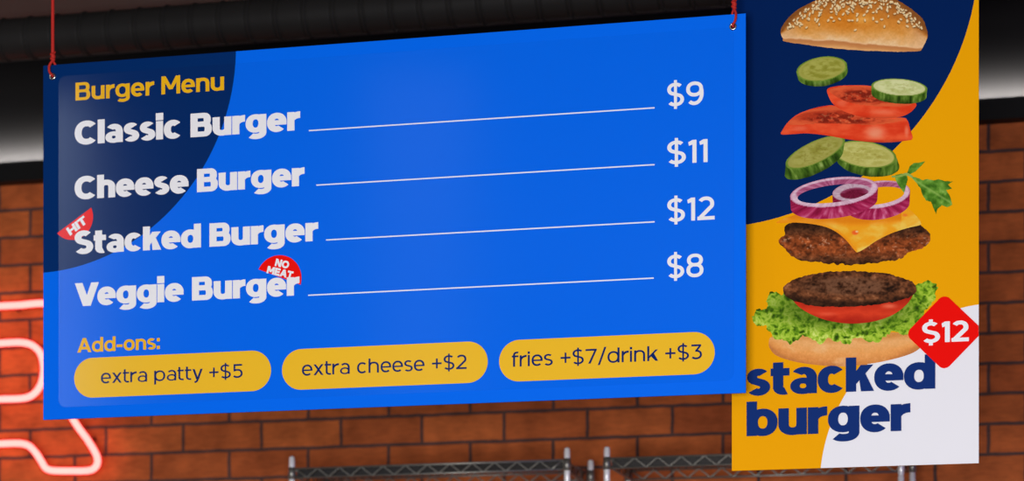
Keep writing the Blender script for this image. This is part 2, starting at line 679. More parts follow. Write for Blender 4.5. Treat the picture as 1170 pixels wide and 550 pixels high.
        if ch == ':':
            return bar(0, 0, v, v) + bar(0, xh - v, v, xh), v
        raise ValueError(ch)

    def layout(s, text):
        x, out = 0.0, []
        prev = None
        for ch in text:
            g, w = s.glyph(ch)
            if prev is not None:
                x += s.sb * 2
                pr = prev + ch
                if pr in ('Ve',): x -= 70
                elif prev in 'rtfkyxVT/7' or ch in 'tfyx/': x -= s.sb * 0.75
                elif prev in 'ceosbp' and ch in 'ceosgdq': x -= s.sb * 0.7
                elif prev in 'lihdnuaHINMB1' and ch in 'lihnurkbHINMB1': x += s.sb * 0.35
                if prev == 'A' or ch == 'A': x -= s.sb
                if prev == 'T' or ch == 'T': x -= s.sb * .5
            out += [[(a + x, b) for a, b in poly] for poly in g]
            x += w
            prev = ch
        return out, x


def text(name, body, font, xl, xr, base, cap, Y, m, parent, rot=None):
    """lettering on the plane y = Y: pixel box xl..xr, a baseline pixel and a cap height in pixels"""
    polys, w = font.layout(body)
    x0, x1 = P(xl, base[1], Y).x, P(xr, base[1], Y).x
    z0 = P(base[0], base[1], Y).z
    sx = (x1 - x0) / w
    sz = cap * mpp(base[0], Y) / 700.0
    return flat(name, [[(x0 + a * sx, z0 + b * sz) for a, b in p] for p in polys], Y, m, parent)


def text_rot(name, lines, font, cx, cy, cap, width, rot, Y, m, parent, gap=1.25):
    """short tilted lettering centred on a pixel; width per line in pixels"""
    k = mpp(cx, Y)
    c0 = P(cx, cy, Y)
    cr, sr = math.cos(math.radians(rot)), math.sin(math.radians(rot))
    allp = []
    for i, (body, wd, off) in enumerate(zip(lines, width, range(len(lines)))):
        polys, w = font.layout(body)
        s_x, s_z = wd * k / w, cap * k / 700.0
        yo = ((len(lines) - 1) / 2 - i) * cap * k * gap
        for p in polys:
            q = []
            for a, b in p:
                x, z = (a - w / 2) * s_x, (b - 350) * s_z + yo
                q.append((c0.x + x * cr - z * sr, c0.z + x * sr + z * cr))
            allp.append(q)
    return flat(name, allp, Y, m, parent)


BLACK = Font(226, 174, xh=545, sb=10, asc=715)
BOLD = Font(160, 130, xh=530, sb=26)
MEDIUM = Font(124, 108, xh=525, sb=36)
BOOK = Font(100, 90, xh=540, sb=44)
ULTRA = Font(216, 168, xh=555, sb=8, asc=720)
BADGE = Font(212, 185, xh=530, sb=14)


# ------------------------------------------------------------------ the setting
def struct(name, mb, m):
    o = mb.build(name, m, None, smooth=False)
    o['kind'] = 'structure'
    return o


XL, XR, YF, ZC = -6.0, 3.2, -1.5, 3.73
z_beam_b = (P(25, 210.8, YW).z + P(1119, 143.6, YW).z) / 2
z_beam_t = (P(25, 184.5, YW - 0.05).z + P(1125, 112.4, YW - 0.05).z) / 2
struct('wall_back', MB().box((XL, YW, 0), (XR, YW + 0.15, z_beam_b + 0.01)), M['brick'])
struct('wall_back_upper', MB().box((XL, YW + 0.02, z_beam_b + 0.01), (XR, YW + 0.15, ZC)), M['plaster'])
struct('trim_1', MB().box((XL, YW - 0.05, z_beam_b), (XR, YW + 0.02, z_beam_t)), M['beam'])
struct('ceiling', MB().box((XL, YF, ZC), (XR, YW + 0.15, ZC + 0.1)), M['ceiling'])
struct('floor', MB().box((XL, YF, -0.1), (XR, YW + 0.15, 0)), M['floor'])
struct('wall_right', MB().box((XR, YF, -0.1), (XR + 0.1, YW + 0.15, ZC + 0.1)), M['bluewall'])
struct('wall_left', MB().box((XL - 0.1, YF, -0.1), (XL, YW + 0.15, ZC + 0.1)), M['ceiling'])


# ------------------------------------------------------------------ spiral duct under the ceiling
def make_duct():
    Y = 6.45
    c = P(140, 35.0, Y)
    r = 23.0 * mpp(140, Y)
    step = 33.6 * mpp(140, Y)
    root = empty('ventilation_duct', (c.x, Y, c.z), 'black ribbed ventilation duct running along under the ceiling', 'duct')
    mb = MB()
    pts, rad = [], []
    x = c.x - step * 16 + (75 - 33.4 * 0) * 0
    x0 = P(67.5, 35, Y).x - step * 40
    x = x0
    while x < 2.6:
        for dx, dr in ((0.0, 1.05), (0.035, 1.065), (0.07, 1.05), (0.08, 0.90), (0.13, 0.92), (0.14, 1.0), (0.15, 1.0), (0.35, 1.0), (0.6, 1.0), (0.86, 1.0), (0.925, 1.0), (0.935, 0.92), (0.99, 0.90)):
            if XL < x + dx * step:
                pts.append((x + dx * step, Y, c.z)); rad.append(r * dr)
        x += step
    mb.tube(pts, rad, 40)
    o = mb.build('duct_pipe', M['duct'], root)
    # straps that carry it from the ceiling
    for sx in (-3.4, -1.9, -0.4, 1.1):
        s = MB()
        s.box((sx - 0.012, Y - 0.002, c.z + r * 1.06), (sx + 0.012, Y + 0.002, ZC))
        s.build('hanger_strap', M['beam'], root, smooth=False)
    return c.z, r


DUCT_Z, DUCT_R = make_duct()


# ------------------------------------------------------------------ neon sign
def round_path(pts, n=7):
    """pts: (x, y, corner radius); a closed outline with rounded corners"""
    out = []
    k = len(pts)
    for i in range(k):
        p = Vector(pts[i][:2]); a = Vector(pts[i - 1][:2]); b = Vector(pts[(i + 1) % k][:2])
        r = pts[i][2]
        u, w = (a - p).normalized(), (b - p).normalized()
        ang = math.acos(max(-1, min(1, u.dot(w))))
        d = min(r / max(math.tan(ang / 2), 1e-3), (a - p).length * .49, (b - p).length * .49)
        s, e = p + u * d, p + w * d
        for j in range(n + 1):
            t = j / n
            out.append(s.lerp(p, t).lerp(p.lerp(e, t), t))
    return out


def smooth_closed(pts, n=8):
    out = []
    k = len(pts)
    for i in range(k):
        p = [Vector(pts[(i + j) % k]) for j in (-1, 0, 1, 2)]
        for j in range(n):
            t = j / n
            out.append(0.5 * (2 * p[1] + (p[2] - p[0]) * t + (2 * p[0] - 5 * p[1] + 4 * p[2] - p[3]) * t * t + (3 * p[1] - p[0] - 3 * p[2] + p[3]) * t ** 3))
    return out


def make_neon():
    Y = YW - 0.07
    c = P(10, 450, Y)
    root = empty('neon_sign', (c.x, YW - 0.02, c.z), 'glowing red neon tube sign of an outlined letter on the brick wall', 'neon sign')
    outer = [(-70, 354), (-20, 351), (20, 349), (52, 347), (82, 354), (103, 372), (111, 400), (106, 430), (92, 452), (82, 466), (82, 476), (89, 488), (100, 503), (109, 518),
             (111.5, 527), (109, 534), (101, 538), (80, 538.5), (60, 538), (52, 535), (47.5, 528), (41, 518), (33, 510), (22, 507), (0, 507.5), (-30, 508.5), (-38, 512), (-40, 525), (-42, 541),
             (-50, 545), (-66, 546), (-76, 541), (-78, 520), (-78, 440), (-78, 375), (-77, 360)]
    inner = [(-30, 394), (0, 392.5), (22, 391.5), (36, 394.5), (45.5, 403), (49.5, 416), (49.5, 428), (46, 441), (38, 451), (26, 455.5), (0, 456.5), (-30, 458), (-39, 454), (-41, 440), (-41, 410), (-39, 398)]
    r = 3.7 * mpp(20, Y)
    for nm, path in (('outline_tube', outer), ('counter_tube', inner)):
        pts = [P(p.x, p.y, Y) for p in smooth_closed(path)]
        g = MB().tube(pts, r * 1.65, 14, closed=True).build(nm, M['neon_halo'], root)  # outer shell glows red as the halo of the core
        MB().tube(pts, r, 14, closed=True).build('glowing_core', M['neon'], g)
    for (px, py) in ((-74, 450), (10, 349.5), (97, 499), (-39, 420), (20, 391.6), (80, 538)):
        p = P(px, py, Y)
        MB().tube([(p.x, YW, p.z), (p.x, Y + r * 1.65, p.z)], [0.007, 0.005], 10).build('standoff_clip', M['black_plastic'], root)


make_neon()


# ------------------------------------------------------------------ wire shelving in front of the wall
YSF, YSB = 6.66, 6.915
MB_POST_R = 0.0082


def post(root, px, top_px, Y):
    b = P(px, top_px, Y)
    x, z = b.x, b.z
    r = MB_POST_R
    pts, rad = [(x, Y, 0.0)], [r]
    zz = 0.02
    top = z
    ring = top - 0.045
    seq = [(0.02, r)]
    while ring > top - 1.3:
        seq += [(ring - 0.004, r), (ring - 0.002, r * .86), (ring + 0.002, r * .86), (ring + 0.004, r)]
        ring -= 0.05
    seq.sort()
    seq += [(top - 0.010, r), (top - 0.008, r * 0.86), (top - 0.005, r * .96), (top - 0.002, r * .7), (top, r * .15)]
    for h, q in seq:
        pts.append((x, Y, h)); rad.append(q)
    MB().tube(pts, rad, 14).build('post', M['chrome'], root)
    return x


def wire_shelf(root, xa, xb, z0, z1, name='wire_shelf'):
    """shelf with a zigzag truss along each edge and wires across"""
    wr = 0.0030
    mb = MB()
    ya, yb = YSF, YSB
    for (p, q) in (((xa, ya), (xb, ya)), ((xa, yb), (xb, yb)), ((xa, ya), (xa, yb)), ((xb, ya), (xb, yb))):
        L = math.hypot(q[0] - p[0], q[1] - p[1])
        for z in (z0, z1):
            mb.tube([(p[0], p[1], z), (q[0], q[1], z)], wr, 6)
        n = max(2, int(round(L / 0.031)))
        n += n % 2
        zig = []
        for i in range(n + 1):
            t = i / n
            zig.append((p[0] + (q[0] - p[0]) * t, p[1] + (q[1] - p[1]) * t, z0 if i % 2 else z1))
        mb.tube(zig, wr * 0.9, 6)
    n = int((xb - xa) / 0.021)
    for i in range(1, n):
        x = xa + (xb - xa) * i / n
        mb.tube([(x, ya, z1 + 0.002), (x, yb, z1 + 0.002)], 0.0016, 5)
    for t in (1 / 3, 2 / 3):
        y = ya + (yb - ya) * t
        mb.tube([(xa, y, z1 - 0.003), (xb, y, z1 - 0.003)], wr * .8, 6)
    sh = mb.build(name, M['wire'], root)
    MB().box((xa, ya + .006, z0), (xb, ya + .008, z1)).build('rail_strip', M['strip'], sh, smooth=False)  # solid dark plate added to fill the band behind the front zigzag
    return sh


def shelving(label, fl, fr, bl, br, rail):
    xm = P(fl[0], 500, YSF).x
    root = empty('wire_shelving_unit', (xm, YSF, 0), label, 'shelving', 'chrome wire shelving units against the brick wall')
    x = [post(root, *fl, YSF), post(root, *fr, YSF), post(root, *bl, YSB), post(root, *br, YSB)]
    z1 = P(rail[0], rail[1], YSF).z
    z0 = P(rail[0], rail[2], YSF).z
    for dz in (0.0, -0.45, -0.90, -1.35, -1.80):
        if z0 + dz > 0.05:
            wire_shelf(root, x[0] + 0.012, x[1] - 0.012, z0 + dz, z1 + dz)
            for k, (xx, yy) in enumerate(((x[0], YSF), (x[1], YSF), (x[2], YSB), (x[3], YSB))):
                MB().tube([(xx, yy, z0 + dz - .004), (xx, yy, z1 + dz + .004)], [.0115, .0095], 14).build('collar', M['wire'], root)


shelving('chrome wire shelving unit below the blue menu board, with a bare post at each end', (333.5, 521.5), (648, 511.5), (372, 546), (675, 525.5), (540, 529.5, 540))
shelving('chrome wire shelving unit below the stacked burger poster, its zigzag rail running behind the poster', (693.5, 510.5), (1029.5, 500), (718, 534.5), (1042.5, 522), (740, 523, 534))


# ------------------------------------------------------------------ menu board
LAY = 0.00022


def menu_board():
    c = [P(49.5, 75.3, YB), P(852, 15.2, YB), P(852, 449, YB), P(50, 480, YB)]
    x0, x1 = c[0].x, c[1].x
    z1 = (c[0].z + c[1].z) / 2
    z0 = (c[2].z + c[3].z) / 2
    T = 0.006
    root = empty('menu_board', ((x0 + x1) / 2, YB, z0), 'wide blue burger menu board hanging on two red cords', 'sign')
    pb = MB().box((x0, YB, z0), (x1, YB + T, z1)).build('backing_panel', M['blue_edge'], root, smooth=False)
    pb['label'] = 'plain blue border panel'
    Y1 = YB - LAY
    k = mpp(450, YB)
    sx0, sx1, sz0, sz1 = P(67, 0, YB).x, x1 - 13 * k, z0 + 14 * k, z1 - 14 * k
    r = 9 * k
    sheet = []
    for cx, cz, a in ((sx1 - r, sz1 - r, 0), (sx0 + r, sz1 - r, 90), (sx0 + r, sz0 + r, 180), (sx1 - r, sz0 + r, 270)):
        sheet += arc_pts(cx, cz, r, r, a, a + 90, 8)
    Y2 = YB - 2 * LAY
    pts = [(269, 60), (267, 91), (254.5, 145.5), (232.7, 191), (229.7, 197), (204, 228), (172.7, 260.8), (126, 290), (86.4, 305.7), (50, 312)]
    q = px_poly(pts, Y2)
    cx, cz, cr = fit_circle(q)
    disc = arc_pts(cx, cz, cr, cr, 0, 360, 160)
    flat('navy_border', [clip(disc, x0, x1, z0, z1)], YB - .5 * LAY, M['navy_edge'], root)
    flat('printed_sheet', [sheet], Y1, M['blue'], root)
    nv = clip(disc, sx0, sx1, sz0, sz1)
    nv = [p for p in nv if not (p[0] < sx0 + r and p[1] > sz1 - r)]
    at = [i for i, p in enumerate(nv) if p[0] < sx0 + 1e-6 and p[1] < sz1]
    corner = arc_pts(sx0 + r, sz1 - r, r, r, 180, 90, 8)
    # walk round the sheet's rounded corner: top edge and left edge meet there
    nv = sorted(nv + corner, key=lambda p: math.atan2(p[1] - (sz0 + sz1) / 2 - .15, p[0] - sx0 - .12))
    flat('navy_circle', [nv], Y2, M['navy'], root)
    Y3 = YB - 3 * LAY
    text('heading_lettering', 'Burger Menu', BOLD, 86.2, 256, (86.9, 115.0), 20.4, Y3, M['amber2'], root)
    Y4 = YB - 5 * LAY
    rows = [('Classic Burger', 85.3, 343.2, (114.5, 163.9), 26.8, (353, 150), (748, 122.6), '$9', 762, 804, (762, 121.8)),
            ('Cheese Burger', 85.2, 348.2, (223.5, 219.9), 26.4, (361.5, 212.3), (748, 187.6), '$11', 762, 808.5, (762, 188)),
            ('Stacked Burger', 84.8, 363.8, (240.6, 282.2), 26.8, (372.5, 274.8), (748, 253.2), '$12', 762, 816.5, (762, 253.8)),
            ('Veggie Burger', 85.5, 342.4, (218.7, 343.8), 26.8, (352, 337.6), (747, 318.0), '$8', 762, 803.8, (762, 318.2))]
    for body, xl, xr, bl, cap, la, lb, price, pl, pr, pb_ in rows:
        text('item_lettering', body, BLACK, xl, xr, bl, cap, Y4, M['white'], root)
        a, b = P(*la, Y3), P(*lb, Y3)
        z = (a.z + b.z) / 2
        flat('leader_line', [[(a.x, z - .7 * k), (b.x, z - .7 * k), (b.x, z + .7 * k), (a.x, z + .7 * k)]], Y3, M['white'], root)
        text('price_lettering', price, MEDIUM, pl, pr, pb_, 26.2, Y4, M['white'], root)
    # round red flashes, cut to a segment
    Yb, Yt = YB - 3 * LAY, YB - 4 * LAY

    def segment(a, b, m):
        """chord a-b and a point m on the arc (pixels)"""
        A, B, Mm = (Vector(t) for t in px_poly([a, b, m], Yb))
        d = 2 * (A.x * (B.y - Mm.y) + B.x * (Mm.y - A.y) + Mm.x * (A.y - B.y))
        ux = (A.length_squared * (B.y - Mm.y) + B.length_squared * (Mm.y - A.y) + Mm.length_squared * (A.y - B.y)) / d
        uz = (A.length_squared * (Mm.x - B.x) + B.length_squared * (A.x - Mm.x) + Mm.length_squared * (B.x - A.x)) / d
        rr = math.hypot(A.x - ux, A.y - uz)
        t0, tm, t1 = (math.degrees(math.atan2(p.y - uz, p.x - ux)) for p in (A, Mm, B))
        d1 = (t1 - t0) % 360
        if (tm - t0) % 360 > d1:
            d1 -= 360
        return arc_pts(ux, uz, rr, rr, t0, t0 + d1, 30)
    b = flat('hit_flash', [segment((65.2, 266.6), (104.2, 237.3), (97, 268.5))], Yb, M['red'], root)
    b['label'] = 'red half-round flash reading HIT'
    text_rot('flash_lettering', ['HIT'], BADGE, 87.8, 258.0, 10.0, [26.0], 33, Yt, M['white'], b)
    b = flat('no_meat_flash', [segment((295.4, 308.0), (343.4, 325.6), (318, 291.8))], Yb, M['red'], root)
    b['label'] = 'red half-round flash reading NO MEAT'
    text_rot('flash_lettering', ['NO', 'MEAT'], BADGE, 321.2, 306.5, 8.6, [17.0, 32.0], -15, Yt, M['white'], b, gap=1.18)
    # add-ons
    text('addons_lettering', 'Add-ons:', BOLD, 88.3, 182.6, (89.6, 403.2), 16.4, Y3, M['amber2'], root)
    pills = [('extra patty +$5', 84.7, 309.7, (103.5, 432.0), 46.0, 115.3, 277.2, (119.5, 438.3), 15.4),
             ('extra cheese +$2', 322.2, 557.3, (341, 422.5), 47.0, 345.0, 533.2, (351, 429.4), 16.0),
             ('fries +$7/drink +$3', 570.3, 816.7, (592, 412.4), 48.0, 584.8, 802.0, (587, 419.4), 16.6)]
    for body, xl, xr, mid, hp, tl, tr, bl, cap in pills:
        a, b2 = P(xl, mid[1], Y3).x, P(xr, mid[1], Y3).x
        zc = P(*mid, Y3).z
        rr = hp * mpp((xl + xr) / 2, Y3) / 2
        pl = arc_pts(b2 - rr, zc, rr, rr, -90, 90, 24) + arc_pts(a + rr, zc, rr, rr, 90, 270, 24)
        o = flat('addon_pill', [pl], Y3, M['amber'], root)
        o['label'] = 'amber pill reading ' + body
        text('pill_lettering', body, BOOK, tl, tr, bl, cap, Y4, M['navytext'], o)
    # eyelets
    ey = []
    for px, py in ((60.2, 87.6), (837.6, 30.6)):
        p = P(px, py, YB)
        ring = [(p.x + 3.1 * k * math.cos(2 * PI * i / 20), YB - 0.0012, p.z + 3.1 * k * math.sin(2 * PI * i / 20)) for i in range(20)]
        e = MB().tube(ring, 1.25 * k, 8, closed=True).build('eyelet', M['metal'], root)
        flat('eyelet_hole', [arc_pts(p.x, p.z, 2.4 * k, 2.4 * k, 0, 360, 20)], YB - 3.5 * LAY, M['hole'], e)
        ey.append(p)
    return ey, (x0, x1, z0, z1)


EYES, BOARD = menu_board()


def hanging_cord(p, px_top, side, knot_px, label):
    k = mpp(px_top, YB)
    kz = P(px_top, knot_px, YB).z
    x = P(px_top, knot_px, YB).x
    root = empty('hanging_cord', (x, YB, ZC), label, 'cord', 'red cords that carry the menu board')
    n = 24
    MB().tube([(x, YB, kz + (ZC - kz) * i / n) for i in range(n + 1)], 2.0 * k, 10).build('cord_line', M['cord'], root)
    # knot: a small coil around the line
    pts = []
    for i in range(40):
        t = i / 39
        a = t * 2 * PI * 2.0
        pts.append((x + 1.6 * k * math.cos(a), YB + 1.6 * k * math.sin(a), kz + (5.0 - 9.5 * t) * k))
    kn = MB().tube(pts, 1.75 * k, 8)
    kn.tube([(x, YB, kz + 6 * k), (x + .5 * k, YB, kz), (x, YB, kz - 6 * k)], [1.6 * k, 2.9 * k, 1.7 * k], 10)
    kn.build('knot', M['cord'], root)
    # loop through the eyelet, over the board's top edge
    top = BOARD[3]
    yf = YB - 0.006
    a = []
    for t, dx, y in ((0, 0, YB - .001), (.25, -2.6 * side, YB - .004), (.5, -3.2 * side, yf), (.75, -2.4 * side, yf), (.93, 0 * side, yf + .001), (1.0, 0.4, YB - 0.001)):
        z = (kz - 5 * k) * (1 - t) + p.z * t
        xx = x * (1 - t) + p.x * t + dx * k
        a.append((xx, y, z))
    # smooth it
    sm = []
    for i in range(len(a) - 1):
        p0, p1, p2, p3 = (Vector(a[max(0, min(len(a) - 1, j))]) for j in (i - 1, i, i + 1, i + 2))
        for j in range(6):
            t = j / 6
            sm.append(0.5 * ((2 * p1) + (p2 - p0) * t + (2 * p0 - 5 * p1 + 4 * p2 - p3) * t * t + (3 * p1 - p0 - 3 * p2 + p3) * t ** 3))
    sm.append(Vector(a[-1]))
    mb = MB().tube(sm, 1.5 * k, 8)
    bk = [(x, YB + .001, kz - 5 * k), (x + 2.2 * k * side, YB + .004, kz - 9 * k), (x + 2 * k * side, YB + 0.010, top - 3 * k), (p.x, YB + 0.011, p.z), (p.x, YB + .006, p.z)]
    mb.tube(bk, 1.4 * k, 8)
    mb.build('loop', M['cord'], root)


hanging_cord(EYES[0], 60.3, 1, 64.5, 'red cord with a knot tied to the eyelet above the heading Burger Menu')
hanging_cord(EYES[1], 838.6, -1, 5.0, 'red cord with a knot tied to the eyelet beside the poster')


# ------------------------------------------------------------------ poster: flat printed picture
def _hash(ix, iy, seed):
    n = (ix.astype(np.int64) * 374761393 + iy.astype(np.int64) * 668265263 + seed * 974711) & 0x7fffffff
    n = ((n ^ (n >> 13)) * 1274126177) & 0x7fffffff
    return ((n ^ (n >> 16)) & 0xffff) / 65535.0


def vnoise(x, y, seed=0):
    ix, iy = np.floor(x), np.floor(y)
    fx, fy = x - ix, y - iy
    fx, fy = fx * fx * (3 - 2 * fx), fy * fy * (3 - 2 * fy)
    a, b = _hash(ix, iy, seed), _hash(ix + 1, iy, seed)
    c, d = _hash(ix, iy + 1, seed), _hash(ix + 1, iy + 1, seed)
    return (a * (1 - fx) + b * fx) * (1 - fy) + (c * (1 - fx) + d * fx) * fy


def fbm(x, y, seed=0, oct=4):
    s, a, t = 0, 0.5, 0
    for i in range(oct):
        s = s + a * vnoise(x * 2 ** i + 17.3 * i, y * 2 ** i - 9.1 * i, seed + i)
        t += a
        a *= 0.55
    return s / t


def sm(e0, e1, x):
    t = np.clip((x - e0) / (e1 - e0), 0, 1)
    return t * t * (3 - 2 * t)


def rgb(*c):
    return np.array(c, float)


def mix(a, b, t):
    return a + (b - a) * np.asarray(t)[..., None]


def ramp(t, stops):
    ts = [q[0] for q in stops]
    return np.stack([np.interp(t, ts, [q[1][i] for q in stops]) for i in range(3)], -1)


def local(x, y, cx, cy, rx, ry, rot):
    """ellipse coordinates: x right, y DOWN, rot clockwise on the picture"""
    a = math.radians(rot)
    dx, dy = x - cx, y - cy
    return (dx * math.cos(a) + dy * math.sin(a)) / rx, (-dx * math.sin(a) + dy * math.cos(a)) / ry


def spline(pts, n=8, closed=True):
    out = []
    k = len(pts)
    for i in range(k if closed else k - 1):
        p = [np.array(pts[(i + j) % k] if closed else pts[max(0, min(k - 1, i + j))], float) for j in (-1, 0, 1, 2)]
        for j in range(n):
            t = j / n
            out.append(tuple(0.5 * (2 * p[1] + (p[2] - p[0]) * t + (2 * p[0] - 5 * p[1] + 4 * p[2] - p[3]) * t * t + (3 * p[1] - p[0] - 3 * p[2] + p[3]) * t ** 3)))
    if not closed:
        out.append(tuple(pts[-1]))
    return out


def jitter(pts, amp, freq, seed):
    """rough edge: pushes an outline in and out with noise along its length"""
    q, s = [], 0.0
    k = len(pts)
    for i in range(k):
        a, b = pts[i - 1], pts[(i + 1) % k]
        tx, ty = b[0] - a[0], b[1] - a[1]
        d = math.hypot(tx, ty) or 1
        s += d / 2
        v = float(fbm(np.array([s * freq]), np.array([seed * 3.7]), seed, 3)[0]) - 0.5
        q.append((pts[i][0] + ty / d * v * 2 * amp, pts[i][1] - tx / d * v * 2 * amp))
    return q


def hull(pts):
    pts = sorted(set((round(a, 3), round(b, 3)) for a, b in pts))
    def half(ps):
        h = []
        for p in ps:
            while len(h) > 1 and (h[-1][0] - h[-2][0]) * (p[1] - h[-2][1]) - (h[-1][1] - h[-2][1]) * (p[0] - h[-2][0]) <= 0:
                h.pop()
            h.append(p)
        return h
    a, b = half(pts), half(pts[::-1])
    return a[:-1] + b[:-1]


def resample(pts, step):
    out = []
    k = len(pts)
    for i in range(k):
        a, b = np.array(pts[i]), np.array(pts[(i + 1) % k])
        n = max(1, int(math.ceil(np.hypot(*(b - a)) / step)))
        out += [tuple(a + (b - a) * j / n) for j in range(n)]
    return out


def ell(cx, cy, rx, ry, rot=0, n=72):
    return arc_pts(cx, cy, rx, ry, 0, 360 - 360 / n, n - 1, rot)


YPR = YP
_layer = [3]


def painted(name, outline, colour, parent, hole=None, step=0.85, label=None):
    """a flat printed shape: outline in pixels of the photograph, laid on the poster, coloured point by point"""
    Y = YPR - LAY * 0.5 * _layer[0]
    _layer[0] += 1
    loops = [resample(outline, step)]
    if hole:
        loops.append(resample(hole, step))
    xs = [p[0] for p in loops[0]]; ys = [p[1] for p in loops[0]]
    gx, gy = np.meshgrid(np.arange(min(xs), max(xs), step), np.arange(min(ys), max(ys), step))
    gx = gx.copy(); gx[1::2] += step / 2
    gx, gy = gx.ravel(), gy.ravel()
    ok = inside(gx, gy, loops[0])
    if hole:
        ok &= ~inside(gx, gy, loops[1])
    gx, gy = gx[ok], gy[ok]
    # keep clear of the outline
    bp = np.array([p for l in loops for p in l])
    keep = np.ones(len(gx), bool)
    for i in range(0, len(gx), 4000):
        d = (gx[i:i + 4000, None] - bp[None, :, 0]) ** 2 + (gy[i:i + 4000, None] - bp[None, :, 1]) ** 2
        keep[i:i + 4000] = d.min(1) > (step * 0.45) ** 2
    gx, gy = gx[keep], gy[keep]
    verts, edges = [], []
    for l in loops:
        n = len(verts)
        verts += [Vector(p) for p in l]
        edges += [(n + i, n + (i + 1) % len(l)) for i in range(len(l))]
    verts += [Vector((a, b)) for a, b in zip(gx, gy)]
    vo, eo, fo, _, _, _ = delaunay_2d_cdt(verts, edges, [], 0, 1e-5)
    V = np.array([(v.x, v.y) for v in vo])
    F = np.array([f[:3] for f in fo])
    cx, cy = V[F].mean(1).T
    m = inside(cx, cy, loops[0])
    if hole:
        m &= ~inside(cx, cy, loops[1])
    F = F[m]
    a, b, c = V[F[:, 0]], V[F[:, 1]], V[F[:, 2]]
    cr = (b[:, 0] - a[:, 0]) * (c[:, 1] - a[:, 1]) - (b[:, 1] - a[:, 1]) * (c[:, 0] - a[:, 0])
    F[cr > 0] = F[cr > 0][:, ::-1]     # picture y runs down
    col = np.clip(colour(V[:, 0], V[:, 1]), 0, 255) / 255.0
    l = np.where(col <= 0.04045, col / 12.92, ((col + 0.055) / 1.055) ** 2.4) / K
    rgba = np.concatenate([np.clip(l, 0, 0.95), np.ones((len(V), 1))], 1)
    o = mesh_obj(name, [P(p[0], p[1], Y) for p in V], [tuple(int(i) for i in f) for f in F], M['picture'], parent)
    if len(o.data.vertices) == len(V):
        ca = o.data.color_attributes.new('Col', 'FLOAT_COLOR', 'POINT')
        ca.data.foreach_set('color', rgba.astype(np.float32).ravel())
    if label:
        o['label'] = label
    return o


